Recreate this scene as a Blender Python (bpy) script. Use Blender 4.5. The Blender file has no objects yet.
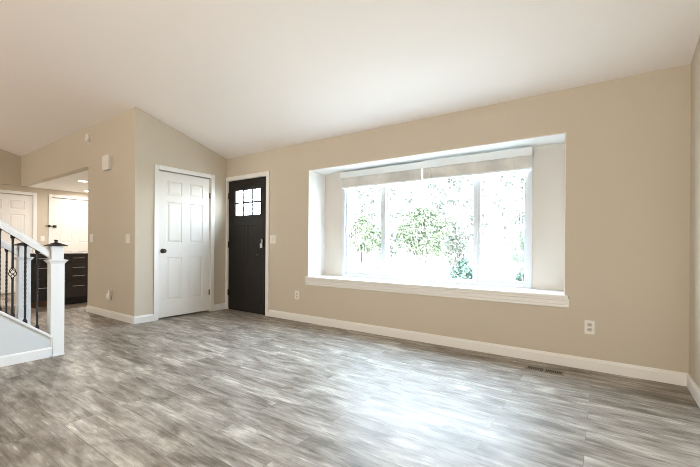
import bpy, bmesh, math, random
from mathutils import Vector, Matrix
C = bpy.context.scene.collection
scene = bpy.context.scene
PI = math.pi
random.seed(7)

# ------------------------------------------------------------------ camera
cam = bpy.data.cameras.new('camera')
cam.sensor_fit = 'HORIZONTAL'; cam.sensor_width = 36.0
cam.lens = 364.4 / 700 * 36.0
cam.shift_y = 11.7 / 700
cam.clip_start = 0.05; cam.clip_end = 300
cam_ob = bpy.data.objects.new('camera', cam); C.objects.link(cam_ob)
cam_ob.matrix_world = (Matrix.Translation((4.9503, -3.666, 1.0322)) @ Matrix.Rotation(0.6064, 4, 'Z')
                       @ Matrix.Rotation(PI / 2, 4, 'X') @ Matrix.Rotation(0.0067, 4, 'Z'))
scene.camera = cam_ob

# ------------------------------------------------------------------ world, light, exposure
SKY = 27.0
world = bpy.data.worlds.new('sky'); scene.world = world; world.use_nodes = True
wn = world.node_tree.nodes; wl = world.node_tree.links
bgn = wn['Background']
tc = wn.new('ShaderNodeTexCoord'); sep = wn.new('ShaderNodeSeparateXYZ')
rmp = wn.new('ShaderNodeValToRGB')
rmp.color_ramp.elements[0].position = 0.0; rmp.color_ramp.elements[0].color = (0.84, 0.93, 1.0, 1)
rmp.color_ramp.elements[1].position = 0.7; rmp.color_ramp.elements[1].color = (0.62, 0.80, 1.0, 1)
wl.new(tc.outputs['Generated'], sep.inputs[0]); wl.new(sep.outputs['Z'], rmp.inputs[0])
wl.new(rmp.outputs[0], bgn.inputs['Color']); bgn.inputs['Strength'].default_value = SKY

def area(name, loc, direction, sx, sy, power, color, portal=False, spread=PI):
    l = bpy.data.lights.new(name, 'AREA'); l.shape = 'RECTANGLE'; l.size = sx; l.size_y = sy
    l.energy = power; l.color = color; l.spread = spread
    if portal: l.cycles.is_portal = True
    o = bpy.data.objects.new(name, l); C.objects.link(o); o.location = loc
    o.rotation_euler = Vector(direction).to_track_quat('-Z', 'Y').to_euler()
    return o
area('window_portal', (3.21, 0.47, 1.30), (0, -1, 0), 2.4, 1.5, 1, (1, 1, 1), portal=True)
# added warm fill lamps behind the camera; the back wall has no openings
area('rear_fill_right', (3.3, -7.7, 1.25), (0, 1, 0.22), 3.0, 2.1, 190, (1.0, 0.90, 0.77))
area('rear_fill_left', (-2.6, -7.7, 1.15), (0, 1, 0.06), 2.0, 1.4, 90, (1.0, 0.91, 0.80))

# high sun behind the house: it never enters through the window but lights the ground and trees outside
sun = bpy.data.lights.new('sun', 'SUN'); sun.energy = 16.0; sun.angle = math.radians(1.0); sun.color = (1.0, 0.96, 0.88)
sun_ob = bpy.data.objects.new('sun', sun); C.objects.link(sun_ob); sun_ob.location = (0, -10, 20)
sun_ob.rotation_euler = Vector((-0.25, 0.75, -1.0)).to_track_quat('-Z', 'Y').to_euler()

scene.view_settings.view_transform = 'Standard'
scene.view_settings.look = 'None'
scene.view_settings.exposure = 0.23
scene.view_settings.gamma = 1.0
scene.view_settings.use_curve_mapping = False
scene.cycles.use_denoising = True
scene.cycles.filter_width = 0.9
scene.cycles.max_bounces = 10; scene.cycles.diffuse_bounces = 8
scene.cycles.glossy_bounces = 4; scene.cycles.transparent_max_bounces = 16
scene.cycles.sample_clamp_indirect = 12
scene.cycles.caustics_reflective = False

# ------------------------------------------------------------------ materials
def mat(name, color, rough=0.5, metal=0.0, bump=0.0, bscale=80.0, spec=0.5, var=0.0, vscale=6.0):
    m = bpy.data.materials.new(name); m.use_nodes = True
    n, l = m.node_tree.nodes, m.node_tree.links
    b = n['Principled BSDF']
    b.inputs['Base Color'].default_value = (*color, 1); b.inputs['Roughness'].default_value = rough
    b.inputs['Metallic'].default_value = metal; b.inputs['Specular IOR Level'].default_value = spec
    t = n.new('ShaderNodeTexCoord')
    nz = n.new('ShaderNodeTexNoise'); nz.inputs['Scale'].default_value = bscale; nz.inputs['Detail'].default_value = 3
    l.new(t.outputs['Object'], nz.inputs['Vector'])
    if bump > 0:
        bp = n.new('ShaderNodeBump'); bp.inputs['Strength'].default_value = bump; bp.inputs['Distance'].default_value = 0.002
        l.new(nz.outputs['Fac'], bp.inputs['Height']); l.new(bp.outputs[0], b.inputs['Normal'])
    if var > 0:
        v = n.new('ShaderNodeTexNoise'); v.inputs['Scale'].default_value = vscale; v.inputs['Detail'].default_value = 4
        l.new(t.outputs['Object'], v.inputs['Vector'])
        r = n.new('ShaderNodeValToRGB')
        r.color_ramp.elements[0].color = (*[c * (1 - var) for c in color], 1)
        r.color_ramp.elements[1].color = (*[min(1, c * (1 + var)) for c in color], 1)
        r.color_ramp.elements[0].position = 0.3; r.color_ramp.elements[1].position = 0.7
        l.new(v.outputs['Fac'], r.inputs[0]); l.new(r.outputs[0], b.inputs['Base Color'])
    return m

M = {}
M['wall'] = mat('tan_wall_paint', (0.580, 0.520, 0.428), 0.75, bump=0.15, bscale=260, spec=0.25, var=0.012, vscale=1.2)
M['ceiling'] = mat('white_ceiling_paint', (0.84, 0.79, 0.75), 0.9, bump=0.35, bscale=120, spec=0.1)
M['bay_wall'] = mat('light_greige_recess_paint', (0.61, 0.57, 0.515), 0.75, bump=0.15, bscale=260, spec=0.25)
M['hall_ceiling'] = mat('flat_white_ceiling_paint', (0.90, 0.89, 0.87), 0.8, bump=0.2, bscale=120, spec=0.2)
M['trim'] = mat('white_trim_paint', (0.80, 0.79, 0.77), 0.35, bump=0.03, bscale=40)
M['door'] = mat('white_door_paint', (0.79, 0.775, 0.745), 0.4, bump=0.05, bscale=60)
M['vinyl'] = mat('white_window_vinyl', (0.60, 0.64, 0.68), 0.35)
M['blind'] = mat('off_white_blind_slat', (0.69, 0.67, 0.635), 0.5, var=0.16, vscale=5)
M['blind_valance'] = mat('white_blind_valance', (0.74, 0.775, 0.79), 0.45)
M['dark_door'] = mat('dark_brown_door_paint', (0.013, 0.0105, 0.009), 0.5, spec=0.3, bump=0.08, bscale=50, var=0.15, vscale=4)
M['black_iron'] = mat('black_wrought_iron', (0.018, 0.017, 0.020), 0.45, metal=0.3, bump=0.1, bscale=200)
M['bronze'] = mat('dark_bronze', (0.040, 0.034, 0.030), 0.35, metal=0.7)
M['hinge_metal'] = mat('aged_bronze_hinge', (0.20, 0.17, 0.14), 0.4, metal=0.7)
M['silver'] = mat('brushed_nickel', (0.62, 0.62, 0.60), 0.3, metal=1.0)
M['plastic'] = mat('white_plastic', (0.80, 0.775, 0.73), 0.35)
M['slot'] = mat('dark_slot', (0.014, 0.011, 0.008), 0.6)
M['grey_slot'] = mat('grey_receptacle_recess', (0.56, 0.54, 0.50), 0.5)
M['cabinet'] = mat('espresso_cabinet', (0.020, 0.016, 0.017), 0.4, bump=0.05, bscale=60, var=0.2, vscale=8)
M['counter'] = mat('dark_countertop', (0.035, 0.033, 0.034), 0.25, var=0.4, vscale=60)
M['toe'] = mat('brown_toe_kick', (0.13, 0.07, 0.035), 0.5, var=0.2, vscale=10)
M['vent'] = mat('bronze_floor_register', (0.24, 0.21, 0.17), 0.45, metal=0.3)
M['newel'] = mat('white_newel_paint', (0.73, 0.755, 0.78), 0.35, bump=0.02, bscale=40)
M['knee'] = mat('pale_blue_grey_knee_wall_paint', (0.57, 0.61, 0.645), 0.6, bump=0.05, bscale=200)
M['tread'] = mat('grey_stair_tread', (0.22, 0.20, 0.18), 0.5, var=0.3, vscale=14)
M['bark'] = mat('grey_brown_bark', (0.32, 0.30, 0.27), 0.9, bump=0.6, bscale=30, var=0.3, vscale=12)
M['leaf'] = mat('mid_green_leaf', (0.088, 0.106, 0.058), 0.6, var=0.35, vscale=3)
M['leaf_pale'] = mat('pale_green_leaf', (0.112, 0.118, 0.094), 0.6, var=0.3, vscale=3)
M['leaf_blue'] = mat('blue_green_needle', (0.036, 0.060, 0.042), 0.6, var=0.3, vscale=5)
M['grass'] = mat('sunlit_lawn', (0.36, 0.34, 0.30), 0.9, bump=0.5, bscale=60, var=0.25, vscale=2)
M['street'] = mat('pale_concrete', (0.18, 0.175, 0.165), 0.85, bump=0.3, bscale=60, var=0.1, vscale=3)

def emission(name, color, s):
    m = bpy.data.materials.new(name); m.use_nodes = True
    n, l = m.node_tree.nodes, m.node_tree.links
    n.remove(n['Principled BSDF']); e = n.new('ShaderNodeEmission')
    e.inputs[0].default_value = (*color, 1); e.inputs[1].default_value = s
    l.new(e.outputs[0], n['Material Output'].inputs[0]); return m
M['lamp'] = emission('lit_lamp_lens', (1.0, 0.93, 0.82), 9.0)

def glass_mat():
    m = bpy.data.materials.new('clear_window_glass'); m.use_nodes = True
    n, l = m.node_tree.nodes, m.node_tree.links
    n.remove(n['Principled BSDF'])
    tr = n.new('ShaderNodeBsdfTransparent'); tr.inputs[0].default_value = (0.97, 0.985, 0.98, 1)
    gl = n.new('ShaderNodeBsdfGlossy'); gl.inputs['Roughness'].default_value = 0.02
    fr = n.new('ShaderNodeFresnel'); fr.inputs[0].default_value = 1.45
    mx = n.new('ShaderNodeMixShader')
    ge = n.new('ShaderNodeNewGeometry'); om = n.new('ShaderNodeMath'); om.operation = 'SUBTRACT'; om.inputs[0].default_value = 1.0
    l.new(ge.outputs['Backfacing'], om.inputs[1]); mu = n.new('ShaderNodeMath'); mu.operation = 'MULTIPLY'
    l.new(fr.outputs[0], mu.inputs[0]); l.new(om.outputs[0], mu.inputs[1])
    l.new(mu.outputs[0], mx.inputs[0]); l.new(tr.outputs[0], mx.inputs[1]); l.new(gl.outputs[0], mx.inputs[2])
    l.new(mx.outputs[0], n['Material Output'].inputs[0]); return m
M['glass'] = glass_mat()

def floor_mat():
    m = bpy.data.materials.new('weathered_grey_vinyl_plank'); m.use_nodes = True
    n, l = m.node_tree.nodes, m.node_tree.links
    b = n['Principled BSDF']
    t = n.new('ShaderNodeTexCoord')
    br = n.new('ShaderNodeTexBrick')
    br.offset = 0.37; br.offset_frequency = 2; br.squash = 1.0
    br.inputs['Color1'].default_value = (0, 0, 0, 1); br.inputs['Color2'].default_value = (1, 1, 1, 1)
    br.inputs['Mortar'].default_value = (0.5, 0.5, 0.5, 1)
    br.inputs['Scale'].default_value = 1.0; br.inputs['Brick Width'].default_value = 1.22
    br.inputs['Row Height'].default_value = 0.152; br.inputs['Mortar Size'].default_value = 0.0011
    br.inputs['Mortar Smooth'].default_value = 0.3; br.inputs['Bias'].default_value = 0.0
    l.new(t.outputs['Object'], br.inputs['Vector'])
    rnd = n.new('ShaderNodeSeparateColor'); l.new(br.outputs['Color'], rnd.inputs[0])
    mul = n.new('ShaderNodeMath'); mul.operation = 'MULTIPLY'; mul.inputs[1].default_value = 37.0
    l.new(rnd.outputs[0], mul.inputs[0])
    def noise(scale, vec, detail=4, rough=0.6, dist=0.0):
        mp = n.new('ShaderNodeMapping'); mp.inputs['Scale'].default_value = vec
        l.new(t.outputs['Object'], mp.inputs[0])
        z = n.new('ShaderNodeTexNoise'); z.noise_dimensions = '4D'
        z.inputs['Scale'].default_value = scale; z.inputs['Detail'].default_value = detail
        z.inputs['Roughness'].default_value = rough; z.inputs['Distortion'].default_value = dist
        l.new(mp.outputs[0], z.inputs['Vector']); l.new(mul.outputs[0], z.inputs['W']); return z
    patch = noise(1.0, (2.2, 8.5, 1), 4, 0.58, 1.0)     # the smoky patches printed on each plank
    grain = noise(1.0, (4.5, 85.0, 1), 5, 0.7, 0.25)    # fine grain along the plank
    mid = noise(1.0, (4.0, 19.0, 1), 5, 0.62, 0.9)
    def mad(a, k, c):
        x = n.new('ShaderNodeMath'); x.operation = 'MULTIPLY_ADD'; x.inputs[1].default_value = k
        l.new(a, x.inputs[0])
        if isinstance(c, (int, float)): x.inputs[2].default_value = c
        else: l.new(c, x.inputs[2])
        return x.outputs[0]
    v = mad(patch.outputs['Fac'], 1.45, -0.725 + 0.54)
    v = mad(mid.outputs['Fac'], 0.95, mad(v, 1.0, -0.475))
    v = mad(grain.outputs['Fac'], 0.7, mad(v, 1.0, -0.35))
    v = mad(rnd.outputs[0], 0.15, mad(v, 1.0, -0.075))
    fleck = noise(1.0, (7.0, 75.0, 1), 3, 0.5, 0.6)
    fr = n.new('ShaderNodeMapRange'); fr.inputs['From Min'].default_value = 0.62; fr.inputs['From Max'].default_value = 0.74
    l.new(fleck.outputs['Fac'], fr.inputs['Value']); v = mad(fr.outputs['Result'], -0.35, v)
    fl2 = n.new('ShaderNodeMapRange'); fl2.inputs['From Min'].default_value = 0.38; fl2.inputs['From Max'].default_value = 0.27
    l.new(fleck.outputs['Fac'], fl2.inputs['Value']); v = mad(fl2.outputs['Result'], 0.30, v)
    v = mad(v, 0.80, 0.13)
    ramp = n.new('ShaderNodeValToRGB')
    cr = ramp.color_ramp
    cr.elements[0].position = 0.05; cr.elements[0].color = (0.055, 0.043, 0.032, 1)
    cr.elements[1].position = 0.95; cr.elements[1].color = (0.66, 0.61, 0.545, 1)
    e = cr.elements.new(0.38); e.color = (0.165, 0.137, 0.108, 1)
    e = cr.elements.new(0.65); e.color = (0.345, 0.305, 0.262, 1)
    l.new(v, ramp.inputs[0])
    mix = n.new('ShaderNodeMix'); mix.data_type = 'RGBA'
    l.new(br.outputs['Fac'], mix.inputs['Factor']); l.new(ramp.outputs[0], mix.inputs['A'])
    mix.inputs['B'].default_value = (0.13, 0.115, 0.10, 1)
    l.new(mix.outputs['Result'], b.inputs['Base Color'])
    rr = mad(mid.outputs['Fac'], 0.10, 0.46); l.new(rr, b.inputs['Roughness'])
    b.inputs['Specular IOR Level'].default_value = 0.33
    b.inputs['Coat Weight'].default_value = 0.035; b.inputs['Coat Roughness'].default_value = 0.20; b.inputs['Coat IOR'].default_value = 1.5
    bp = n.new('ShaderNodeBump'); bp.inputs['Strength'].default_value = 0.22; bp.inputs['Distance'].default_value = 0.002
    l.new(grain.outputs['Fac'], bp.inputs['Height'])
    bp2 = n.new('ShaderNodeBump'); bp2.inputs['Strength'].default_value = 0.35; bp2.inputs['Distance'].default_value = 0.001; bp2.invert = True
    l.new(br.outputs['Fac'], bp2.inputs['Height']); l.new(bp.outputs[0], bp2.inputs['Normal'])
    l.new(bp2.outputs[0], b.inputs['Normal'])
    return m
M['floor'] = floor_mat()

# ------------------------------------------------------------------ mesh helpers
def NB(): return bmesh.new()
def bx(bm, x0, x1, y0, y1, z0, z1, bev=0.0, mi=0):
    vs = [bm.verts.new((x, y, z)) for x in (x0, x1) for y in (y0, y1) for z in (z0, z1)]
    fs = [(0, 1, 3, 2), (4, 6, 7, 5), (0, 4, 5, 1), (2, 3, 7, 6), (0, 2, 6, 4), (1, 5, 7, 3)]
    faces = [bm.faces.new([vs[i] for i in f]) for f in fs]
    for f in faces: f.material_index = mi
    if bev > 0:
        es = {e for f in faces for e in f.edges}
        bmesh.ops.bevel(bm, geom=list(es), offset=bev, segments=2, affect='EDGES', profile=0.6)
    return bm
def prism(bm, pts, axis, a0, a1):
    """pts: 2D outline; axis: which coordinate a0..a1 runs along (0 x, 1 y, 2 z)."""
    def mk(p, a):
        if axis == 0: return (a, p[0], p[1])
        if axis == 1: return (p[0], a, p[1])
        return (p[0], p[1], a)
    A = [bm.verts.new(mk(p, a0)) for p in pts]; B = [bm.verts.new(mk(p, a1)) for p in pts]
    fs = [bm.faces.new(A), bm.faces.new(B[::-1])]
    k = len(pts)
    for i in range(k): fs.append(bm.faces.new([A[i], B[i], B[(i + 1) % k], A[(i + 1) % k]]))
    bmesh.ops.recalc_face_normals(bm, faces=fs)
    return bm
def lathe(bm, prof, centre, axis=2, seg=24):
    """prof: list of (radius, height along axis)."""
    rings = []
    for r, h in prof:
        ring = []
        for i in range(seg):
            a = 2 * PI * i / seg; c, s = r * math.cos(a), r * math.sin(a)
            p = {0: (h, c, s), 1: (c, h, s), 2: (c, s, h)}[axis]
            ring.append(bm.verts.new(Vector(p) + Vector(centre)))
        rings.append(ring)
    fs = []
    for a, b in zip(rings, rings[1:]):
        for i in range(seg): 
            f = bm.faces.new([a[i], a[(i + 1) % seg], b[(i + 1) % seg], b[i]]); f.smooth = True; fs.append(f)
    fs.append(bm.faces.new(rings[0][::-1])); fs.append(bm.faces.new(rings[-1]))
    bmesh.ops.recalc_face_normals(bm, faces=fs)
    return bm
def tube(bm, pts, r, seg=10):
    pts = [Vector(p) for p in pts]; rings = []
    n = len(pts)
    for i, p in enumerate(pts):
        d = (pts[min(i + 1, n - 1)] - pts[max(i - 1, 0)]).normalized()
        u = d.orthogonal().normalized() if i == 0 else (u - d * u.dot(d)).normalized()
        w = d.cross(u); rr = r[i] if isinstance(r, (list, tuple)) else r
        rings.append([bm.verts.new(p + u * rr * math.cos(2 * PI * k / seg) + w * rr * math.sin(2 * PI * k / seg)) for k in range(seg)])
    fs = []
    for a, b in zip(rings, rings[1:]):
        for k in range(seg):
            f = bm.faces.new([a[k], a[(k + 1) % seg], b[(k + 1) % seg], b[k]]); f.smooth = True; fs.append(f)
    fs.append(bm.faces.new(rings[0][::-1])); fs.append(bm.faces.new(rings[-1]))
    bmesh.ops.recalc_face_normals(bm, faces=fs)
    return bm
def obj(name, bm, m, parent=None, loc=None):
    me = bpy.data.meshes.new(name); bm.to_mesh(me); bm.free()
    ms = m if isinstance(m, (list, tuple)) else [m]
    for k in ms: me.materials.append(M[k])
    o = bpy.data.objects.new(name, me); C.objects.link(o)
    if parent is not None:
        o.parent = parent
        if loc is None:                      # geometry was given in world space: bring it under the parent
            o.matrix_parent_inverse = parent.matrix_world.inverted()
    if loc is not None: o.location = loc
    return o
def centre(o):
    """move the object's origin to the middle of its own mesh"""
    me = o.data; c = sum((v.co for v in me.vertices), Vector()) / len(me.vertices)
    me.transform(Matrix.Translation(-c)); o.location = Vector(o.location) + c
    return o
def root(name, loc, label, cat, group=None, kind=None):
    o = bpy.data.objects.new(name, None); C.objects.link(o); o.location = loc
    o.empty_display_size = 0.05
    o.matrix_world = Matrix.Translation(loc)
    o['label'] = label; o['category'] = cat
    if group: o['group'] = group
    if kind: o['kind'] = kind
    return o
def tag(o, label, cat, group=None, kind=None):
    o['label'] = label; o['category'] = cat
    if group: o['group'] = group
    if kind: o['kind'] = kind
    return o
def struct(name, bm, m, label, cat):
    return tag(obj(name, bm, m), label, cat, kind='structure')
def holed(bm, u0, u1, v0, v1, holes, w0, w1, plane):
    """a slab in the plane 'y' (u=x) or 'x' (u=y) with rectangular holes (u0,u1,v0,v1)."""
    us = sorted({u0, u1, *[h[0] for h in holes], *[h[1] for h in holes]})
    vs = sorted({v0, v1, *[h[2] for h in holes], *[h[3] for h in holes]})
    cell = {}
    for i in range(len(us) - 1):
        for j in range(len(vs) - 1):
            cu, cv = (us[i] + us[i + 1]) / 2, (vs[j] + vs[j + 1]) / 2
            cell[i, j] = not any(h[0] < cu < h[1] and h[2] < cv < h[3] for h in holes)
    V = {}
    def v(i, j, w):
        k = (i, j, w)
        if k not in V: V[k] = bm.verts.new((us[i], w, vs[j]) if plane == 'y' else (w, us[i], vs[j]))
        return V[k]
    fs = []
    for (i, j), ok in cell.items():
        if not ok: continue
        for w in (w0, w1): fs.append(bm.faces.new([v(i, j, w), v(i + 1, j, w), v(i + 1, j + 1, w), v(i, j + 1, w)]))
        for di, dj, a, b in ((-1, 0, (i, j), (i, j + 1)), (1, 0, (i + 1, j), (i + 1, j + 1)), (0, -1, (i, j), (i + 1, j)), (0, 1, (i, j + 1), (i + 1, j + 1))):
            if not cell.get((i + di, j + dj), False):
                fs.append(bm.faces.new([v(*a, w0), v(*b, w0), v(*b, w1), v(*a, w1)]))
    bmesh.ops.recalc_face_normals(bm, faces=fs)
    return bm

# ------------------------------------------------------------------ the shell
L = 5.4825; H0 = 2.397; S = 0.2883; A = 1.39
XL = -4.82; XLL = -4.88; YB = -7.8; RIDGE = -4.6; HL = 2.199
def zc(y): return H0 - S * y if y > RIDGE else H0 - S * RIDGE - S * (RIDGE - y)

struct('floor', bx(NB(), -5.1, 5.7, YB - 0.2, 0.30, -0.12, 0), 'floor', 'grey weathered wood-look plank floor', 'floor')
bm = NB()
prism(bm, [(0.14, zc(0.14)), (RIDGE, zc(RIDGE)), (YB - 0.2, zc(YB - 0.2)), (YB - 0.2, zc(YB - 0.2) + 0.2), (RIDGE, zc(RIDGE) + 0.2), (0.14, zc(0.14) + 0.2)], 0, -5.1, 5.7)
struct('ceiling', bm, 'ceiling', 'white vaulted ceiling sloping up from the window wall', 'ceiling')
struct('ceiling_hall', bx(NB(), -5.1, -1.35, -A + 0.11, 0.24, HL, HL + 0.1), 'hall_ceiling', 'flat low white ceiling over the hallway', 'ceiling')

WX0, WX1, WZ0, WZ1 = 1.74, 4.675, 0.600, 2.017          # opening of the window recess
DX0, DX1, DZ1 = 0.030, 0.931, 2.040                     # front door hole
struct('wall_front', holed(NB(), -1.3456, L + 0.12, 0, H0 + 0.1, [(WX0 - 0.008, WX1 + 0.008, WZ0 - 0.03, WZ1 + 0.008), (DX0, DX1, -0.0, DZ1)], 0, 0.14, 'y'),
       'wall', 'tan wall with the wide recessed window and the dark front door', 'wall')
bm = NB()
prism(bm, [(0.0, 0), (0.0, zc(0.0)+.05), (RIDGE, zc(RIDGE)+.05), (YB, zc(YB)+.05), (YB, 0)], 0, L, L + 0.12)
struct('wall_right', bm, 'wall', 'narrow strip of tan wall at the right edge', 'wall')
struct('wall_back', holed(NB(), -5.0, L + 0.12, 0, 4.0, [], YB - 0.12, YB, 'y'), 'wall', 'tan wall behind the camera', 'wall')

# closet block
bm = NB()
holed(bm, -A, 0.0, 0, 2.3, [(-1.085, -0.295, 0, 2.045)], -0.05, 0, 'x')
prism(bm, [(-A, 2.3), (0, 2.3), (0, zc(0) + 0.03), (-A, zc(-A) + 0.03)], 0, -0.05, 0)
holed(bm, -A + 0.11, 0, 0, 2.38, [(-1.075, -0.305, 0, 0.032)], -0.12, -0.0501, 'x')
struct('wall_closet', bm, 'wall', 'tan wall around the white closet door', 'wall')
bm = NB()
bx(bm, -1.4656, -0.0501, -A, -A + 0.11, 0, zc(-A) + 0.03)
bx(bm, -5.0, -1.4656, -A, -A + 0.11, HL, zc(-A) + 0.03)
struct('wall_entry', bm, 'wall', 'tan wall beside the hallway opening with its header', 'wall')
struct('wall_hall', bx(NB(), -1.4656, -1.3456, -A + 0.11, 0.24, 0, HL), 'wall', 'hallway side of the closet block', 'wall')
struct('wall_hall_end', bx(NB(), -5.0, -1.4656, 0.12, 0.24, 0, HL), 'wall', 'end wall of the hallway', 'wall')
D1 = (-2.02, -1.185); D2 = (-0.845, -0.015)             # leaf spans of the two hall doors
bm = NB()
holed(bm, YB, 0.12, 0, HL + 0.02, [(D1[0] - .005, D1[1] + .005, 0, 2.03), (D2[0] - .005, D2[1] + .005, 0, 2.03)], XLL - 0.05, XLL, 'x')
bx(bm, XLL - 0.12, XLL - 0.0501, YB, 0.12, 0, HL + 0.02)
struct('wall_left', bm, 'wall', 'grey-tan hallway wall with two white doors', 'wall')
bm = NB()
prism(bm, [(YB, HL), (-A, HL), (-A, zc(-A) + 0.03), (RIDGE, zc(RIDGE) + 0.03), (YB, zc(YB) + 0.03)], 0, XL - 0.14, XL)
struct('wall_left_upper', bm, 'wall', 'upper tan wall above the hallway doors at the far left', 'wall')

# window recess: box bay
WIN = (2.060, 4.360, 0.625, 1.985)
bm = NB()
for a, b in ((WX0 - 0.0075, WX0), (WX1, WX1 + 0.0075)): bx(bm, a, b, -0.0015, 0.34, WZ0 - 0.029, WZ1 + 0.0075)
bx(bm, WX0, WX1, -0.0015, 0.34, WZ1, WZ1 + 0.0075)
for a, b in ((WX0 - 0.06, WX0 - 0.0075), (WX1 + 0.0075, WX1 + 0.06)): bx(bm, a, b, 0.1405, 0.34, WZ0 - 0.08, WZ1 + 0.06)
bx(bm, WX0 - 0.0075, WX1 + 0.0075, 0.1405, 0.34, WZ1 + 0.0075, WZ1 + 0.06)
bx(bm, WX0 - 0.0075, WX1 + 0.0075, 0.1405, 0.34, WZ0 - 0.08, WZ0 - 0.0295)
struct('trim_1', bm, 'trim', 'white painted sides and head of the window recess', 'window recess')
struct('wall_bay', holed(NB(), WX0 - 0.06, WX1 + 0.06, WZ0 - 0.08, WZ1 + 0.1, [WIN], 0.34, 0.46, 'y'), 'bay_wall',
       'light tan back wall of the recess around the window', 'wall')
# sill with nose and stepped apron
bm = NB()
prof = [(0.339, 0.575), (0.339, 0.613), (-0.030, 0.613), (-0.036, 0.607), (-0.036, 0.592), (-0.030, 0.586), (-0.002, 0.586), (-0.002, 0.575)]
prism(bm, prof, 0, WX0 + 0.0005, WX1 - 0.0005)
bx(bm, WX0 - 0.030, WX1 + 0.030, -0.034, -0.001, 0.587, 0.612, 0.004)
prof = [(-0.001, 0.586), (-0.024, 0.586), (-0.024, 0.570), (-0.019, 0.563), (-0.019, 0.534), (-0.015, 0.528), (-0.015, 0.507), (-0.001, 0.500)]
prism(bm, prof, 0, WX0 - 0.036, WX1 + 0.042)
struct('trim_2', bm, 'trim', 'long white window sill with a stepped moulding under it', 'window sill')

# baseboards
def baseboard(name, axis, a0, a1, face, sgn, label, h=0.097):
    """profile stands out from face by sgn; runs a0..a1 along axis"""
    f = face
    pr = [(f, 0), (f + sgn * 0.015, 0), (f + sgn * 0.015, h - 0.022), (f + sgn * 0.010, h - 0.012), (f + sgn * 0.008, h - 0.003), (f + sgn * 0.004, h), (f, h)]
    return struct(name, prism(NB(), pr, axis, a0, a1), 'trim', label, 'baseboard')
baseboard('baseboard_front', 0, 0.992, L, 0, -1, 'long white baseboard under the window')
baseboard('baseboard_right', 1, YB, -0.015, L, -1, 'white baseboard along the right edge of the photo')
baseboard('baseboard_closet', 1, -A, -1.143, 0, 1, 'short white baseboard left of the closet door')
baseboard('baseboard_corner', 1, -0.239, 0, 0, 1, 'tiny white baseboard between closet door and front door')
baseboard('baseboard_entry', 0, -1.4656, 0.015, -A, -1, 'white baseboard under the doorbell chime')
baseboard('baseboard_left', 1, -1.115, -0.912, XLL, 1, 'baseboard between the two hall doors')
baseboard('baseboard_back', 0, 1.0, L, YB, 1, 'baseboard behind the camera')

# ------------------------------------------------------------------ window_1
win = root('window_1', (3.21, 0.37, 0.625), 'wide white three-pane window set back in the recess, bright outside', 'window', kind='structure')
x0, x1, z0, z1 = WIN
YF, YK = 0.335, 0.435
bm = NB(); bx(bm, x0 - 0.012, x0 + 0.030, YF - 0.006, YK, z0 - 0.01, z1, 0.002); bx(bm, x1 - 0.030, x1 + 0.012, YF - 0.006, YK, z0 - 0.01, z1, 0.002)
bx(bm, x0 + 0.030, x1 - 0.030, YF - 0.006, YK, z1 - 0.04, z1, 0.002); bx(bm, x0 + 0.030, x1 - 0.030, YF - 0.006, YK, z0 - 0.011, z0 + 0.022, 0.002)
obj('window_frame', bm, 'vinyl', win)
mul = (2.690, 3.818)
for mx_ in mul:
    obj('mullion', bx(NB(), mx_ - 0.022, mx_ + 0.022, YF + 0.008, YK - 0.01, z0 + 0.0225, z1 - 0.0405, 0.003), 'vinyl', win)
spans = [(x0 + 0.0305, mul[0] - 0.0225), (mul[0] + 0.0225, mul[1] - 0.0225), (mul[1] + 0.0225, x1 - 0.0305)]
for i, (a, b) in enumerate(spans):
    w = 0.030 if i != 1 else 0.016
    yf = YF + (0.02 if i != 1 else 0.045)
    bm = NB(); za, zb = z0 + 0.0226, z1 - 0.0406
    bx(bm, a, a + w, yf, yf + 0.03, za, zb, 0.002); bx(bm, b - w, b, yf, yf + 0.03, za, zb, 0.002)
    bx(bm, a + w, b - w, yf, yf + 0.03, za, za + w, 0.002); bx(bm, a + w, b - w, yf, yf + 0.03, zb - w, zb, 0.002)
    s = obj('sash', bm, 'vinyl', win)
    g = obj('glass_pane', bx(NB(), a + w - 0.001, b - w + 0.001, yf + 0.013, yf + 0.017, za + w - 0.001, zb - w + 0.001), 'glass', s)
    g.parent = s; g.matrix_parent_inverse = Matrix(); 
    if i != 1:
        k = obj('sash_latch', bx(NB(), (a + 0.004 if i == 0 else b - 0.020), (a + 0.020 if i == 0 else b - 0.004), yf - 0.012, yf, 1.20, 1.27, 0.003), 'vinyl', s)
        k.matrix_parent_inverse = Matrix()

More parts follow.
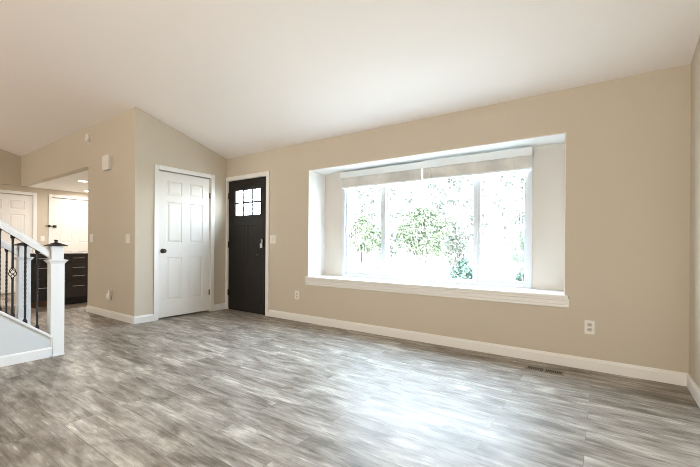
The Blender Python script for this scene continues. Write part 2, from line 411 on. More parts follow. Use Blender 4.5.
# ------------------------------------------------------------------ blinds
def blind(x0, x1, yoff, label, wand_x=None, z_top=1.995):
    r = root('window_blind', ((x0 + x1) / 2, 0.27 + yoff, z_top), label, 'blind', 'raised blinds over the window')
    y = 0.27 + yoff
    bm = NB(); bx(bm, x0 - 0.012, x1 + 0.012, y - 0.045, y - 0.033, z_top - 0.078, z_top, 0.003)
    bx(bm, x0 - 0.012, x0 - 0.004, y - 0.033, y + 0.03, z_top - 0.078, z_top, 0.001); bx(bm, x1 + 0.004, x1 + 0.012, y - 0.033, y + 0.03, z_top - 0.078, z_top, 0.001)
    obj('valance', bm, 'blind_valance', r)
    obj('headrail', bx(NB(), x0, x1, y - 0.025, y + 0.03, z_top - 0.05, z_top - 0.002, 0.002), 'blind_valance', r)
    z = z_top - 0.052; k = 0
    bm = NB()
    for k in range(22):
        jy = random.uniform(-0.0015, 0.0015); z -= 0.0062
        bx(bm, x0 + 0.002, x1 - 0.002, y - 0.025 + jy, y + 0.024 + jy, z, z + 0.0052)
    o = obj('slat_stack', bm, 'blind', r)
    obj('bottom_rail', bx(NB(), x0 + 0.002, x1 - 0.002, y - 0.026, y + 0.025, z - 0.020, z - 0.002, 0.003), 'blind_valance', r)
    for px in (x0 + 0.13, (x0 + x1) / 2, x1 - 0.13):
        obj('ladder_tape', bx(NB(), px - 0.002, px + 0.002, y - 0.0285, y - 0.0268, z - 0.018, z_top - 0.052), 'blind_valance', r)
    if wand_x:
        bm = NB(); tube(bm, [(wand_x, y - 0.03, z_top - 0.06), (wand_x, y - 0.031, z_top - 0.3), (wand_x + 0.002, y - 0.03, 1.26)], 0.0045, 8)
        tube(bm, [(wand_x + 0.002, y - 0.03, 1.26), (wand_x + 0.002, y - 0.03, 1.20)], [0.0045, 0.006], 8)
        obj('pull_cord', bm, 'blind_valance', r)
blind(2.085, 3.225, 0.012, 'raised off-white blind over the left half of the window')
blind(3.245, 4.372, 0.0, 'raised off-white blind over the right half with a hanging pull cord', wand_x=3.33)

# ------------------------------------------------------------------ doors
def panel_face(bm, put, u0, u1, v0, v1, panels, d_in=0.008, raised=True, back=0.035):
    """front skin of a door leaf with sunk moulded panels. put(u, v, w): w is the depth behind the face."""
    us = sorted({u0, u1, *[p[0] for p in panels], *[p[1] for p in panels]})
    vs = sorted({v0, v1, *[p[2] for p in panels], *[p[3] for p in panels]})
    fs = []
    V = {}
    def v(a, b, w):
        k = (round(a, 5), round(b, 5), round(w, 5))
        if k not in V: V[k] = bm.verts.new(put(a, b, w))
        return V[k]
    def q(*p): fs.append(bm.faces.new([v(*i) for i in p]))
    for i in range(len(us) - 1):
        for j in range(len(vs) - 1):
            a0, a1, b0, b1 = us[i], us[i + 1], vs[j], vs[j + 1]
            hit = [p for p in panels if p[0] < (a0 + a1) / 2 < p[1] and p[2] < (b0 + b1) / 2 < p[3]]
            if not hit: q((a0, b0, 0), (a1, b0, 0), (a1, b1, 0), (a0, b1, 0))
    for p in panels:
        steps = [(0, 0), (0.010, d_in), (0.022, d_in)] + ([(0.042, d_in * 0.25)] if raised else [])
        for (o0, w0), (o1, w1) in zip(steps, steps[1:]):
            r0 = (p[0] + o0, p[1] - o0, p[2] + o0, p[3] - o0); r1 = (p[0] + o1, p[1] - o1, p[2] + o1, p[3] - o1)
            c0 = [(r0[0], r0[2], w0), (r0[1], r0[2], w0), (r0[1], r0[3], w0), (r0[0], r0[3], w0)]
            c1 = [(r1[0], r1[2], w1), (r1[1], r1[2], w1), (r1[1], r1[3], w1), (r1[0], r1[3], w1)]
            for k in range(4): q(c0[k], c0[(k + 1) % 4], c1[(k + 1) % 4], c1[k])
        o1, w1 = steps[-1]
        q((p[0] + o1, p[2] + o1, w1), (p[1] - o1, p[2] + o1, w1), (p[1] - o1, p[3] - o1, w1), (p[0] + o1, p[3] - o1, w1))
    # T-junction safe enough: the back and the edges
    q((u0, v0, back), (u1, v0, back), (u1, v1, back), (u0, v1, back))
    for j in range(len(vs) - 1):
        for u in (u0, u1): q((u, vs[j], 0), (u, vs[j + 1], 0), (u, vs[j + 1], back), (u, vs[j], back))
    for i in range(len(us) - 1):
        for w in (v0, v1): q((us[i], w, 0), (us[i + 1], w, 0), (us[i + 1], w, back), (us[i], w, back))
    bmesh.ops.recalc_face_normals(bm, faces=fs)
    return bm

def casing_x(bm, X, y0, y1, ztop, w=0.060, t=0.016):
    """door casing standing out from a wall face X towards +x, around leaf span y0..y1"""
    for (a, b, c, d) in ((y0 - w, y0, 0, ztop + w), (y1, y1 + w, 0, ztop + w), (y0, y1, ztop, ztop + w)):
        bx(bm, X + 0.0005, X + t, a, b, c, d, 0.003)
    return bm
def knob_x(r, X, y, z, mt='bronze'):
    bm = NB()
    lathe(bm, [(0.031, 0), (0.033, 0.003), (0.031, 0.008), (0.013, 0.012), (0.011, 0.026), (0.020, 0.034), (0.028, 0.044), (0.029, 0.053), (0.024, 0.062), (0.012, 0.066)], (X, y, z), 0, 24)
    k = obj('door_knob', bm, mt, r); k['label'] = 'dark bronze round knob'; return k
def hinge_x(r, X, y, z, mt='hinge_metal'):
    bm = NB(); lathe(bm, [(0.0055, -0.042), (0.0055, 0.042)], (X + 0.004, y, z), 2, 12); bx(bm, X - 0.004, X + 0.001, y - 0.010, y + 0.008, z - 0.040, z + 0.040)
    return obj('hinge', bm, mt, r)
def six_panel(y0, y1, mirror=False):
    w = y1 - y0; s = w * 0.145; c = w * 0.135; pw = (w - 2 * s - c) / 2
    cols = [(y0 + s, y0 + s + pw), (y1 - s - pw, y1 - s)]
    return [(a, b, v0, v1) for a, b in cols for v0, v1 in ((0.245, 0.850), (1.045, 1.620), (1.715, 1.905))]
def white_door(name, X, y0, y1, label, zt=2.03, knob=None, hinges=None, casing=True):
    r = root(name, (X, (y0 + y1) / 2, 0), label, 'door', kind='structure')
    bm = NB(); lx = X - 0.012
    panel_face(bm, lambda u, v, w: (lx - w, u, v), y0 + 0.003, y1 - 0.003, 0.022, zt - 0.003, six_panel(y0, y1))
    obj('door_leaf', bm, 'door', r)
    bm = NB(); casing_x(bm, X, y0 - 0.010, y1 + 0.010, zt + 0.010)
    obj('door_casing', bm, 'trim', r)
    bm = NB()
    for a, b, c, d in ((y0 - 0.0045, y0 + 0.0005, 0, zt + 0.0), (y1 - 0.0005, y1 + 0.0045, 0, zt + 0.0), (y0, y1, zt - 0.001, zt + 0.0)):
        bx(bm, X - 0.048, X + 0.001, a, b, c, d)
    obj('door_jamb', bm, 'trim', r)
    if knob: knob_x(r, lx, knob[0], knob[1])
    for hy, hz in hinges or (): hinge_x(r, X - 0.004, hy, hz)
    return r
white_door('door_2', 0.0, -1.080, -0.300, 'white six-panel closet door with dark bronze knob', knob=(-1.023, 0.936), hinges=((-0.302, 1.775), (-0.302, 0.30)))
white_door('door_3', XLL, D1[0], D1[1], 'white six-panel door at the far left behind the stair rail', zt=2.02)
d4 = white_door('door_4', XLL, D2[0], D2[1], 'white six-panel door above the dark cabinets, with flip latch', zt=2.02)
bm = NB()   # flip bar latch high on the hall door
bx(bm, XLL + 0.016, XLL + 0.022, -0.925, -0.885, 1.375, 1.425, 0.002)
bx(bm, XLL - 0.012, XLL + 0.014, -0.835, -0.775, 1.375, 1.425, 0.003)
tube(bm, [(XLL + 0.030, -0.975, 1.402), (XLL + 0.034, -0.92, 1.402), (XLL + 0.034, -0.85, 1.402), (XLL + 0.03, -0.80, 1.402)], [0.008, 0.009, 0.009, 0.008], 8)
lathe(bm, [(0.011, 0.010), (0.011, 0.034), (0.017, 0.040), (0.015, 0.052)], (XLL, -0.905, 1.402), 0, 12)
lathe(bm, [(0.011, -0.002), (0.011, 0.034), (0.017, 0.040), (0.015, 0.052)], (XLL, -0.805, 1.402), 0, 12)
lt = obj('door_latch', bm, 'black_iron', d4); lt['label'] = 'black flip latch at eye height'

# front door (door_1): dark leaf with six small panes
fd = root('door_1', (0.48, 0.02, 0), 'dark brown front door with six small bright panes', 'door', kind='structure')
FX0, FX1, FZ0, FZ1 = 0.041, 0.920, 0.012, 2.032
GX0, GX1, GZ0, GZ1 = 0.198, 0.792, 1.473, 1.878
YD = 0.012   # face of the leaf, just behind the wall face
bm = NB()
PN = [(0.100, 0.470, 0.170, 1.330), (0.500, 0.865, 0.170, 1.330)]
us = sorted({FX0, FX1, GX0, GX1, *[p[0] for p in PN], *[p[1] for p in PN]})
# lower, panelled part
panel_face(bm, lambda u, v, w: (u, YD + w, v), FX0, FX1, FZ0, GZ0, PN, d_in=0.005, raised=False, back=0.044)
bx(bm, FX0, GX0, YD, YD + 0.022, GZ0, FZ1); bx(bm, GX1, FX1, YD, YD + 0.022, GZ0, FZ1)
bx(bm, GX0, GX1, YD, YD + 0.022, GZ1, FZ1)
obj('door_leaf', bm, 'dark_door', fd)
bm = NB(); gw = (GX1 - GX0); fr = 0.022
bx(bm, GX0 - 0.012, GX0 + 0.010, YD - 0.008, YD + 0.02, GZ0 - 0.012, GZ1 + 0.012, 0.002); bx(bm, GX1 - 0.010, GX1 + 0.012, YD - 0.008, YD + 0.02, GZ0 - 0.012, GZ1 + 0.012, 0.002)
bx(bm, GX0 + 0.01, GX1 - 0.01, YD - 0.008, YD + 0.02, GZ1 - 0.010, GZ1 + 0.012, 0.002); bx(bm, GX0 + 0.01, GX1 - 0.01, YD - 0.008, YD + 0.02, GZ0 - 0.012, GZ0 + 0.010, 0.002)
for k in (1, 2):
    xm = GX0 + gw * k / 3; bx(bm, xm - 0.011, xm + 0.011, YD - 0.003, YD + 0.012, GZ0 + .01, GZ1 - .01, 0.002)
zm = (GZ0 + GZ1) / 2
for k in range(3):
    a = GX0 + gw * k / 3 + (0.011 if k else 0.01); b = GX0 + gw * (k + 1) / 3 - (0.011 if k < 2 else 0.01)
    bx(bm, a, b, YD - 0.003, YD + 0.012, zm - 0.011, zm + 0.011)
obj('muntin_grid', bm, 'dark_door', fd)
for k in range(3):
    for (c, d) in ((GZ0 + 0.010, zm - 0.011), (zm + 0.011, GZ1 - 0.010)):
        a = GX0 + gw * k / 3 + 0.0105; b = GX0 + gw * (k + 1) / 3 - 0.0105
        obj('glass_pane', bx(NB(), a, b, YD + 0.007, YD + 0.010, c, d), 'glass', fd)
bm = NB()
for a, b, c, d in ((0.0005, FX0 - 0.003, 0, 2.098), (FX1 + 0.006, FX1 + 0.068, 0, 2.098), (FX0 - 0.003, FX1 + 0.006, FZ1 + 0.006, 2.098)):
    bx(bm, a, b, -0.017, -0.0005, c, d, 0.003)
obj('door_casing', bm, 'trim', fd)
bm = NB()
for a, b, c, d in ((DX0, FX0 - 0.002, 0.0, DZ1), (FX1 + 0.002, DX1, 0.0, DZ1), (FX0 - 0.002, FX1 + 0.002, FZ1 + 0.002, DZ1)):
    bx(bm, a, b, 0.0005, 0.139, c, d)
for a, b, c, d in ((FX0 - 0.002, FX0 + 0.014, 0.0, FZ1), (FX1 - 0.014, FX1 + 0.002, 0.0, FZ1), (FX0, FX1, FZ1 - 0.014, FZ1 + 0.002)):
    bx(bm, a, b, YD + 0.046, 0.10, c, d)
obj('door_jamb', bm, 'trim', fd)
obj('threshold', bx(NB(), FX0 - 0.001, FX1 + 0.001, 0.020, 0.139, 0.0005, 0.011), 'bronze', fd)
for hz in (1.80, 1.03, 0.27):
    bm = NB(); lathe(bm, [(0.007, -0.05), (0.007, 0.05)], (FX0 - 0.001, YD - 0.006, hz), 2, 12); bx(bm, FX0 - 0.012, FX0 + 0.012, YD - 0.004, YD + 0.001, hz - 0.05, hz + 0.05)
    obj('hinge', bm, 'bronze', fd)
bm = NB(); bx(bm, 0.800, 0.866, YD - 0.022, YD, 1.000, 1.130, 0.008)
kp = obj('keypad_lock', bm, 'black_iron', fd)
s_ = obj('lock_cover', bx(NB(), 0.806, 0.852, YD - 0.030, YD - 0.0225, 0.985, 1.050, 0.003), 'silver', kp); s_.matrix_parent_inverse = Matrix(); s_['label'] = 'silver lower cover'
s_ = obj('thumb_turn', bx(NB(), 0.846, 0.860, YD - 0.036, YD - 0.0225, 1.055, 1.115, 0.003), 'silver', kp); s_.matrix_parent_inverse = Matrix(); s_['label'] = 'silver thumb turn'
bm = NB()
lathe(bm, [(0.027, 0.0), (0.028, -0.006), (0.012, -0.010), (0.010, -0.045)], (0.853, YD, 0.885), 1, 20)
tube(bm, [(0.853, YD - 0.045, 0.885), (0.820, YD - 0.050, 0.887), (0.780, YD - 0.048, 0.884), (0.745, YD - 0.044, 0.880)], [0.011, 0.010, 0.009, 0.008], 10)
h = obj('lever_handle', bm, 'black_iron', fd); h['label'] = 'black lever handle'

# ------------------------------------------------------------------ stairs (structure) and railing
SX0, SX1 = -0.235, 0.835          # outer faces of the two knee walls
KW = 0.10
RISE, RUN = 0.185, 0.243; SY = -2.52
ntr = 8
bm = NB(); bt = NB()
for i in range(ntr):
    y1 = SY - RUN * i; zz = RISE * (i + 1)
    yend = YB + 0.001 if i == ntr - 1 else y1 - RUN
    bx(bm, SX0 + KW, SX1 - KW, yend, y1, 0 if i == 0 else RISE * i - 0.0, zz - 0.025)
    if i: pass
    bx(bt, SX0 + KW + .001, SX1 - KW - .001, yend - (0 if i == ntr - 1 else 0), y1 + 0.025, zz - 0.0248, zz, 0.004)
# solid under the flight
for i in range(1, ntr):
    y1 = SY - RUN * i; yend = YB + 0.001 if i == ntr - 1 else y1 - RUN
    bx(bm, SX0 + KW, SX1 - KW, yend, y1, 0, RISE * i)
st = root('staircase', ((SX0 + SX1) / 2, SY, 0), 'grey stair flight rising toward the camera between white knee walls', 'stairs', kind='structure')
obj('riser_body', bm, 'trim', st); obj('tread', bt, 'tread', st)
KS = 0.795
kz = lambda y: 0.187 + KS * (-2.477 - y)       # top of the knee cap
YT = -4.40                                      # end of the sloped part
def kneewall(xa, xb):
    bm = NB(); y0 = -2.479
    prism(bm, [(y0, 0), (y0, kz(y0) - 0.022), (YT, kz(YT) - 0.022), (YB + .001, kz(YT) - 0.022), (YB + .001, 0)], 0, xa, xb)
    return obj('knee_wall', bm, 'knee', st)
def kneecap(xa, xb):
    bm = NB()
    prism(bm, [(-2.477, kz(-2.477) - 0.024), (-2.470, kz(-2.47) - 0.004), (-2.477, kz(-2.477)), (YT, kz(YT)), (YB + .001, kz(YT)), (YB + .001, kz(YT) - 0.022), (YT, kz(YT) - 0.022)], 0, xa - 0.014, xb + 0.014)
    bx(bm, xa - 0.010, xb + 0.010, -2.4788, -2.470, 0.0, kz(-2.47) - 0.012)
    return obj('knee_cap', bm, 'newel', st)
kneewall(SX1 - KW, SX1); kneecap(SX1 - KW, SX1)
kneewall(SX0, SX0 + KW); kneecap(SX0, SX0 + KW)
bm = NB(); h = 0.088
prism(bm, [(SX1, 0), (SX1 + 0.013, 0), (SX1 + 0.013, h - 0.012), (SX1 + 0.006, h), (SX1, h)], 1, YB, -2.486)
obj('baseboard', bm, 'newel', st)

def newel(r, x0, x1, y0, y1):
    bm = NB(); zt = 1.005
    xc, yc = (x0 + x1) / 2, (y0 + y1) / 2; hw, hd = (x1 - x0) / 2, (y1 - y0) / 2
    def blk(g, a, b, bev=0.003): bx(bm, xc - hw - g, xc + hw + g, yc - hd - g, yc + hd + g, a, b, bev)
    blk(0, 0.0, 0.868); blk(-0.006, 0.868, zt - 0.001); blk(0.008, 0.0, 0.012, 0.002)
    o = obj('newel_post', bm, 'newel', r)
    bm = NB()
    prv = [(0.001, 0.846), (0.006, 0.850), (0.010, 0.860), (0.021, 0.872), (0.021, 0.878), (-0.006, 0.884)]
    rings = []
    for g, z in prv:
        rings.append([bm.verts.new((xc + sx * (hw + g), yc + sy * (hd + g), z)) for sx, sy in ((-1, -1), (1, -1), (1, 1), (-1, 1))])
    for a, b in zip(rings, rings[1:]):
        for k in range(4): bm.faces.new([a[k], a[(k + 1) % 4], b[(k + 1) % 4], b[k]])
    bm.faces.new(rings[0][::-1]); bm.faces.new(rings[-1])
    c = obj('collar', bm, 'newel', o); c.matrix_parent_inverse = Matrix()
    bm = NB()
    bx(bm, xc - hw - 0.020, xc + hw + 0.020, yc - hd - 0.020, yc + hd + 0.020, zt, zt + 0.008, 0.002)
    g = 0.016
    base = [bm.verts.new((xc + sx * (hw + g), yc + sy * (hd + g), zt + 0.008)) for sx, sy in ((-1, -1), (1, -1), (1, 1), (-1, 1))]
    top = [bm.verts.new((xc + sx * 0.014, yc + sy * 0.014, zt + 0.034)) for sx, sy in ((-1, -1), (1, -1), (1, 1), (-1, 1))]
    for k in range(4): bm.faces.new([base[k], base[(k + 1) % 4], top[(k + 1) % 4], top[k]])
    bm.faces.new(top)
    lathe(bm, [(0.014, 0.034), (0.009, 0.040), (0.016, 0.047), (0.016, 0.053), (0.005, 0.060)], (xc, yc, zt), 2, 12)
    c = obj('post_cap', bm, 'black_iron', o); c.matrix_parent_inverse = Matrix(); c['label'] = 'black pyramid post cap'
    return o
RS = 0.77
rzt = lambda y: 0.975 + RS * (-2.497 - y)
def handrail(r, xc, ystart):
    bm = NB(); pts = [(-0.030, -0.030), (-0.030, -0.062), (0.030, -0.062), (0.030, -0.030), (0.024, -0.006), (0.014, 0), (-0.014, 0), (-0.024, -0.006)]
    rows = []
    for y, zz in ((ystart, rzt(ystart)), (YT, rzt(YT)), (YT - 0.4, rzt(YT))):
        sc = 1.22 if y > YT - .2 else 1.0
        rows.append([bm.verts.new((xc + a, y, zz + b * sc)) for a, b in pts])
    for a, b in zip(rows, rows[1:]):
        for k in range(8): bm.faces.new([a[k], a[(k + 1) % 8], b[(k + 1) % 8], b[k]])
    bm.faces.new(rows[0]); bm.faces.new(rows[-1][::-1]); bmesh.ops.recalc_face_normals(bm, faces=bm.faces[:])
    return obj('handrail', bm, 'newel', r)

def sqbar(bm, xc, yc, z0, z1, hw, twist=None):
    """square bar; twist=(za, zb, turns)"""
    zs = [z0]
    if twist:
        n = 40; zs += [twist[0] + (twist[1] - twist[0]) * i / n for i in range(n + 1)]
    zs.append(z1)
    rings = []
    for z in zs:
        a = 0
        if twist: a = 2 * PI * twist[2] * min(1, max(0, (z - twist[0]) / (twist[1] - twist[0])))
        rings.append([bm.verts.new((xc + hw * math.sqrt(2) * math.cos(a + PI / 4 + k * PI / 2), yc + hw * math.sqrt(2) * math.sin(a + PI / 4 + k * PI / 2), z)) for k in range(4)])
    for p, q in zip(rings, rings[1:]):
        for k in range(4): bm.faces.new([p[k], p[(k + 1) % 4], q[(k + 1) % 4], q[k]])
    bm.faces.new(rings[0][::-1]); bm.faces.new(rings[-1])
def baluster(r, xc, yc, kind, zb=None):
    z0 = kz(yc) if zb is None else zb; z1 = rzt(yc) - 0.072; hw = 0.0068
    bm = NB()
    if kind == 'twist':
        sqbar(bm, xc, yc, z0, z1, hw, (z0 + 0.12, z1 - 0.12, 7.0))
    elif kind == 'basket':
        zm = z0 + 0.374; sqbar(bm, xc, yc, z0, zm - 0.045, hw); sqbar(bm, xc, yc, zm + 0.045, z1, hw)
        for k in range(4):
            pts = []
            for i in range(13):
                t = i / 12; a = k * PI / 2 + t * PI * 1.1; rr = 0.004 + 0.024 * math.sin(PI * t)
                pts.append((xc + rr * math.cos(a), yc + rr * math.sin(a), zm - 0.045 + 0.09 * t))
            tube(bm, pts, 0.0032, 6)
        for zz in (zm - 0.048, zm + 0.048): lathe(bm, [(0.009, -0.005), (0.011, 0), (0.009, 0.005)], (xc, yc, zz), 2, 10)
    else: sqbar(bm, xc, yc, z0, z1, hw)
    b = obj('baluster', bm, 'black_iron', r)
    for z, s in ((z0, 1), (z1, -1)):
        bm = NB()
        za, zb = sorted((z - s * 0.010, z + s * 0.022)); bx(bm, xc - 0.0145, xc + 0.0145, yc - 0.0145, yc + 0.0145, za, zb, 0.004)
        za, zb = sorted((z + s * 0.022, z + s * 0.032)); bx(bm, xc - 0.010, xc + 0.010, yc - 0.010, yc + 0.010, za, zb, 0.003)
        c = obj('shoe', bm, 'black_iron', b); c.matrix_parent_inverse = Matrix()
    return b
def railing(label, x0, x1, ny0, ny1, name='stair_railing'):
    r = root(name, ((x0 + x1) / 2, (ny0 + ny1) / 2, 0), label, 'railing', 'white railings either side of the stairs')
    newel(r, x0, x1, ny0, ny1)
    xc = (x0 + x1) / 2
    handrail(r, xc, ny0 + 0.002)
    y = -2.578; k = 0; kinds = ['twist', 'twist', 'basket']
    while y > YT + 0.05:
        baluster(r, xc, y, kinds[k % 3]); y -= 0.0835; k += 1
    bm = NB()
    return r
railing('nearer stair railing: white newel post with black cap, white handrail, black twisted iron balusters', 0.735, 0.840, -2.495, -2.392)
railing('farther stair railing behind the first, its newel post topped by a black cap', -0.235, -0.130, -2.495, -2.392)

# ------------------------------------------------------------------ dark drawer cabinets in the hall
def cabinet(y0, y1, drawers, label, hy, toe):
    X1, X0 = -2.40, -3.00
    r = root('drawer_cabinet', ((X0 + X1) / 2, (y0 + y1) / 2, 0), label, 'cabinet', 'dark drawer cabinets in the hallway')
    bm = NB(); bx(bm, X0, X1 - 0.020, y0 + 0.001, y1 - 0.001, 0.105, 0.842)
    obj('cabinet_body', bm, 'cabinet', r)
    obj('toe_kick', bx(NB(), X0 + 0.02, X1 - 0.075, y0 + 0.001, y1 - 0.001, 0, 0.105), toe, r)
    for z0, z1, hz in drawers:
        bm = NB(); bx(bm, X1 - 0.020, X1, y0 + 0.004, y1 - 0.004, z0 + 0.003, z1 - 0.003, 0.004)
        d = obj('drawer', bm, 'cabinet', r)
        if hz:
            hw = 0.085; bm = NB()
            tube(bm, [(X1 + 0.026, hy - hw, hz), (X1 + 0.028, hy, hz), (X1 + 0.026, hy + hw, hz)], 0.0062, 8)
            for s in (-1, 1): tube(bm, [(X1 - 0.001, hy + s * (hw - 0.02), hz), (X1 + 0.026, hy + s * (hw - 0.02), hz)], 0.005, 8)
            hd = obj('drawer_handle', bm, 'silver', d); hd.matrix_parent_inverse = Matrix(); hd['label'] = 'silver bar handle'
    return r
rows4 = ((0.715, 0.838, 0.785), (0.555, 0.713, 0.625), (0.415, 0.553, 0.483), (0.115, 0.413, 0.313))
cabinet(-1.83, -1.455, ((0.715, 0.838, 0.785), (0.455, 0.713, 0.632), (0.115, 0.453, 0.313)), 'dark drawer cabinet between the two newel posts', -1.655, 'toe')
cabinet(-1.453, -0.86, rows4, 'dark four-drawer cabinet right of the near newel post', -1.20, 'cabinet')
ct = obj('countertop', bx(NB(), -3.02, -2.385, -1.84, -0.85, 0.843, 0.862, 0.004), 'counter')
tag(ct, 'dark countertop over the hallway drawer cabinets', 'countertop')

# ------------------------------------------------------------------ wall plates and devices
def plate_y(name, xc, z, w, h, Y, label, cat, group, kind):
    r = root(name, (xc, Y, z), label, cat, group)
    s = -1
    obj('cover_plate', bx(NB(), xc - w / 2, xc + w / 2, Y - 0.006, Y - 0.0003, z - h / 2, z + h / 2, 0.0025), 'plastic', r)
    if kind == 'outlet':
        for dz in (-0.020, 0.020):
            q = obj('receptacle', bx(NB(), xc - 0.016, xc + 0.016, Y - 0.0085, Y - 0.0061, z + dz - 0.0135, z + dz + 0.0135, 0.002), 'grey_slot', r)
            bm = NB()
            for dx in (-0.0065, 0.0065): bx(bm, xc + dx - 0.0012, xc + dx + 0.0012, Y - 0.0092, Y - 0.0086, z + dz - 0.002, z + dz + 0.007)
            bx(bm, xc - 0.002, xc + 0.002, Y - 0.0092, Y - 0.0086, z + dz - 0.010, z + dz - 0.006)
            o = obj('slots', bm, 'slot', q); o.matrix_parent_inverse = Matrix()
    else:
        n = kind
        for i in range(n):
            cx = xc + (i - (n - 1) / 2) * 0.046
            if name == 'light_switch' and n == 1 and w < 0.08:
                bx_ = bx(NB(), cx - 0.016, cx + 0.016, Y - 0.009, Y - 0.0061, z - 0.033, z + 0.033, 0.002)
            else:
                bx_ = bx(NB(), cx - 0.0165, cx + 0.0165, Y - 0.0095, Y - 0.0061, z - 0.033, z + 0.033, 0.002)
            obj('rocker', bx_, 'plastic', r)
    return r
plate_y('power_outlet', 4.863, 0.357, 0.072, 0.116, 0, 'white outlet plate near the right corner under the sill end', 'outlet', None, 'outlet')
plate_y('power_outlet', 1.536, 0.350, 0.072, 0.116, 0, 'white outlet plate between the front door and the window', 'outlet', None, 'outlet')
plate_y('light_switch', 1.066, 1.108, 0.116, 0.118, 0, 'double white light switch beside the dark front door', 'light switch', None, 2)
plate_y('light_switch', -0.179, 1.102, 0.116, 0.118, -A, 'white light switch plate near the outer corner left of the closet door', 'light switch', None, 2)
plate_y('light_switch', -1.335, 1.110, 0.116, 0.120, -A, 'white light switch plate at the edge of the hallway opening', 'light switch', None, 2)
# switch on the hallway wall between the doors
r = root('light_switch', (XLL, -1.015, 1.13), 'small white light switch between the two hall doors', 'light switch')
obj('cover_plate', bx(NB(), XLL + 0.0003, XLL + 0.006, -1.050, -0.980, 1.072, 1.188, 0.0025), 'plastic', r)
obj('rocker', bx(NB(), XLL + 0.0061, XLL + 0.009, -1.031, -0.999, 1.097, 1.163, 0.002), 'plastic', r)

# plug-in air freshener on a low outlet
r = plate_y('power_outlet', -0.665, 0.345, 0.072, 0.116, -A, 'white outlet low on the wall left of the closet corner', 'outlet', None, 'outlet')
r = root('air_freshener', (-0.700, -A - 0.03, 0.29), 'round white plug-in device on the low outlet left of the closet corner', 'plug-in device')
bm = NB(); lathe(bm, [(0.040, -0.010), (0.050, -0.013), (0.053, -0.022), (0.050, -0.032), (0.036, -0.040), (0.014, -0.043)], (-0.690, -A + 0.0, 0.298), 1, 24)
obj('device_body', bm, 'plastic', r)
obj('plug_block', bx(NB(), -0.684, -0.648, -A - 0.034, -A - 0.0095, 0.330, 0.392, 0.005), 'plastic', r)

# doorbell chime
r = root('doorbell_chime', (-0.758, -A, 2.165), 'white rectangular doorbell chime box high on the wall', 'doorbell chime')
obj('chime_cover', bx(NB(), -0.868, -0.668, -A - 0.048, -A - 0.004, 2.065, 2.268, 0.008), 'plastic', r)
obj('chime_base', bx(NB(), -0.876, -0.660, -A - 0.0045, -A - 0.0003, 2.060, 2.273, 0.001), 'plastic', r)
bm = bx(NB(), -0.835, -0.705, -A - 0.042, -A - 0.010, 2.061, 2.0655)
obj('chime_grille', bm, 'grey_slot', r)
# smoke alarm
r = root('smoke_alarm', (-1.455, -A, 2.628), 'round white smoke alarm above the doorbell chime, near the ceiling', 'smoke alarm')
bm = NB(); lathe(bm, [(0.062, -0.0003), (0.064, -0.010), (0.063, -0.013)], (-1.455 + 0.02, -A, 2.628), 1, 32); obj('mounting_plate', bm, 'plastic', r)
bm = NB(); lathe(bm, [(0.056, -0.0131), (0.058, -0.030), (0.052, -0.042), (0.030, -0.048), (0.012, -0.049)], (-1.435, -A, 2.628), 1, 32); obj('alarm_body', bm, 'plastic', r)
bm = NB(); lathe(bm, [(0.010, -0.0492), (0.009, -0.052)], (-1.435, -A, 2.628), 1, 12); obj('test_button', bm, 'grey_slot', r)

# floor register
vx0, vx1, vy0, vy1 = 4.412, 4.700, -0.300, -0.185
r = root('floor_register', ((vx0 + vx1) / 2, (vy0 + vy1) / 2, 0), 'brown slotted floor register near the baseboard under the window', 'floor vent')
bm = NB()
bx(bm, vx0, vx1, vy0, vy0 + 0.022, 0.0004, 0.0032, 0.0015); bx(bm, vx0, vx1, vy1 - 0.022, vy1, 0.0004, 0.0032, 0.0015)
bx(bm, vx0, vx0 + 0.018, vy0 + 0.022, vy1 - 0.022, 0.0004, 0.0032); bx(bm, vx1 - 0.018, vx1, vy0 + 0.022, vy1 - 0.022, 0.0004, 0.0032)
xm = (vx0 + vx1) / 2; bx(bm, xm - 0.009, xm + 0.009, vy0 + 0.022, vy1 - 0.022, 0.0004, 0.0032)
obj('register_frame', bm, 'vent', r)
obj('register_well', bx(NB(), vx0 + 0.018, vx1 - 0.018, vy0 + 0.022, vy1 - 0.022, 0.0003, 0.0009), 'slot', r)
bm = NB()
for a, b in ((vx0 + 0.018, xm - 0.009), (xm + 0.009, vx1 - 0.018)):
    n = 9
    for k in range(1, n):
        c = a + (b - a) * k / n; bx(bm, c - 0.0016, c + 0.0016, vy0 + 0.022, vy1 - 0.022, 0.0010, 0.0018)
obj('louvres', bm, 'vent', r)

# recessed ceiling lights in the hall
for (lx, ly), lab in zip(((-3.044, -0.916), (-4.45, -0.33)), ('lit recessed light nearer the hallway opening', 'lit recessed light deeper in the hallway, partly behind the corner')):
    r = root('recessed_light', (lx, ly, HL), lab, 'ceiling light', 'recessed lights in the hallway ceiling')
    bm = NB(); lathe(bm, [(0.088, HL - 0.0003), (0.090, HL - 0.004), (0.084, HL - 0.008), (0.070, HL - 0.006)], (lx, ly, 0), 2, 32); obj('trim_ring', bm, 'trim', r)
    bm = NB(); lathe(bm, [(0.069, HL - 0.0065), (0.066, HL - 0.0095)], (lx, ly, 0), 2, 32); obj('lamp_lens', bm, 'lamp', r)
    l = bpy.data.lights.new('lamp_glow', 'AREA'); l.shape = 'DISK'; l.size = 0.12; l.energy = 44 if lx > -4 else 9; l.color = (1.0, 0.95, 0.89)
    o = bpy.data.objects.new('lamp_glow', l); C.objects.link(o); o.location = (lx, ly, HL - 0.012)

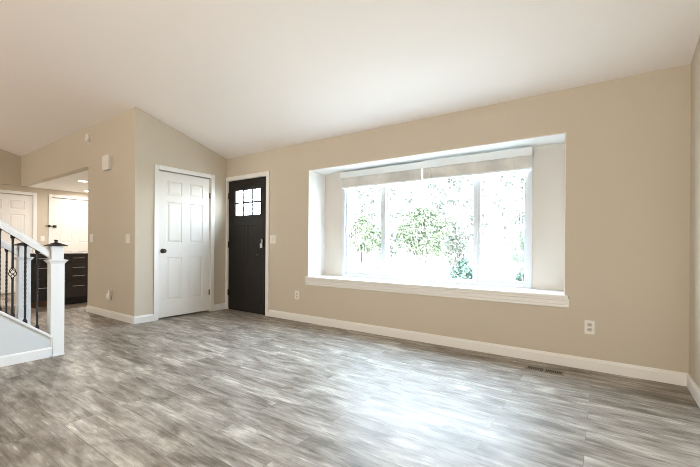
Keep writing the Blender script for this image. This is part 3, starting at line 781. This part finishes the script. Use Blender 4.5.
# ------------------------------------------------------------------ outside the window
GZ = -0.35
g = obj('lawn', bx(NB(), -40, 30, 0.305, 60, GZ - 0.2, GZ), 'grass'); tag(g, 'bright washed-out lawn outside the window', 'lawn', kind='structure')
g = obj('walkway', bx(NB(), -40, 30, 4.4, 6.0, GZ, GZ + 0.03), 'street'); tag(g, 'pale concrete walk outside the window', 'walkway', kind='structure')

def leaves(bm, centre, rad, n, size, squash=1.0, shell=0.45):
    for _ in range(n):
        d = Vector((random.gauss(0, 1), random.gauss(0, 1), random.gauss(0, 1))).normalized()
        p = Vector(centre) + Vector((d.x * rad, d.y * rad, d.z * rad * squash)) * (shell + (1 - shell) * random.random()) 
        nrm = (d + Vector((random.uniform(-1, 1), random.uniform(-1, 1), random.uniform(-0.5, 1)))).normalized()
        u = nrm.orthogonal().normalized(); u = Matrix.Rotation(random.uniform(0, 6.28), 3, nrm) @ u
        w = nrm.cross(u); s = size * random.uniform(0.6, 1.3)
        v = [bm.verts.new(p + u * s * a + w * s * b + nrm * s * c) for a, b, c in ((-1, 0, 0), (-0.1, -0.42, 0.1), (1, 0, -0.1), (-0.1, 0.42, 0.1))]
        bm.faces.new(v)
def tree(x, y, h, cr, n, label, leaf='leaf', size=0.09, low=0.35, name='leafy_tree', clusters=10):
    r = root(name, (x, y, GZ), label, 'tree', 'trees outside the window')
    bt = NB(); bl = NB()
    top = Vector((x + random.uniform(-.2, .2), y, GZ + h * 0.8))
    tube(bt, [(x, y, GZ - 0.05), (x + 0.05, y, GZ + h * 0.25), (x - 0.03, y, GZ + h * 0.5), top], [0.13, 0.10, 0.08, 0.03], 10)
    for k in range(clusters):
        a = 2 * PI * k / clusters * 1.9 + random.uniform(-.3, .3); t = low + (1 - low) * (k + 0.5) / clusters
        rr = cr * (0.75 if t < 0.8 else 0.35) * random.uniform(0.5, 1.0)
        c = Vector((x + rr * math.cos(a), y + rr * math.sin(a), GZ + h * t))
        s = Vector((x, y, GZ + h * (t * 0.75)))
        tube(bt, [s, (s + c) / 2 + Vector((0, 0, 0.08)), c], [0.045, 0.03, 0.012], 6)
        leaves(bl, c, cr * random.uniform(0.38, 0.55), n // clusters, size, 0.8)
    obj('trunk', bt, 'bark', r); obj('foliage', bl, leaf, r)
def shrub(x, y, h, w, n, label, leaf, size=0.05, conifer=False, group='shrubs outside the window'):
    r = root('garden_shrub', (x, y, GZ), label, 'shrub', group)
    bt = NB(); bl = NB()
    for k in range(5):
        a = 2 * PI * k / 5; tube(bt, [(x, y, GZ - 0.02), (x + 0.25 * w * math.cos(a), y + 0.25 * w * math.sin(a), GZ + h * 0.5), (x + 0.3 * w * math.cos(a), y + 0.3 * w * math.sin(a), GZ + h * 0.8)], [0.02, 0.014, 0.006], 6)
    for k in range(9):
        t = (k + 0.5) / 9; a = k * 2.4
        rr = w * 0.5 * ((1 - t) if conifer else math.sin(PI * (0.25 + 0.7 * t)))
        leaves(bl, (x + rr * 0.6 * math.cos(a), y + rr * 0.6 * math.sin(a), GZ + 0.15 + h * t * 0.85), max(0.12, w * 0.28 * (1.1 - t if conifer else 1)), n // 9, size, 0.9)
    obj('stem', bt, 'bark', r); obj('foliage', bl, leaf, r)
def bushy(x, y, h, w, n, label, leaf, size, clumps, z0=0.35):
    """broad many-stemmed tree, leafy down to the ground"""
    r = root('leafy_tree', (x, y, GZ), label, 'tree', 'trees outside the window')
    bt = NB(); bl = NB()
    for k in range(clumps):
        a = k * 2.39996; t = (k + 0.5) / clumps
        rr = w * 0.5 * math.sqrt(random.random()) * math.sin(PI * (0.22 + 0.70 * t))
        c = Vector((x + rr * math.cos(a), y + 0.6 * rr * math.sin(a), GZ + z0 + (h - z0 - 0.25) * t))
        tube(bt, [(x + 0.1 * math.cos(a), y + 0.1 * math.sin(a), GZ - 0.02), (x + 0.4 * rr * math.cos(a), y + 0.3 * rr * math.sin(a), GZ + 0.2 + (h - 0.6) * t * 0.6), c], [0.03, 0.018, 0.006], 5)
        leaves(bl, c, w * random.uniform(0.10, 0.20), n // clumps, size, 0.8, shell=0.1)
    obj('stem', bt, 'bark', r); obj('foliage', bl, leaf, r)
bushy(-3.35, 9.2, 2.8, 2.0, 3800, 'green leafy small tree behind the left mullion', 'leaf', 0.070, 44, z0=1.2)
bushy(-0.95, 9.8, 3.1, 2.3, 7000, 'rounded green tree in the middle pane', 'leaf', 0.070, 60, z0=1.1)
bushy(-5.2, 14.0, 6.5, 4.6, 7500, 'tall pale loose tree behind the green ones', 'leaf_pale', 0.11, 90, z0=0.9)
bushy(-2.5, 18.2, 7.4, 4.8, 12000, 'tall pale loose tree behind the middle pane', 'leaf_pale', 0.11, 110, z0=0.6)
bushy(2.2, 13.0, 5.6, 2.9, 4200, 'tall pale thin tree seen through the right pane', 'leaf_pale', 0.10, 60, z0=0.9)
shrub(1.42, 7.6, 0.95, 1.35, 3600, 'dark blue-green low shrub behind the right mullion', 'leaf_blue', 0.060, conifer=True)
shrub(3.05, 8.2, 2.1, 0.7, 2500, 'thin blue-green shrub at the right edge of the right pane', 'leaf_blue', 0.050)
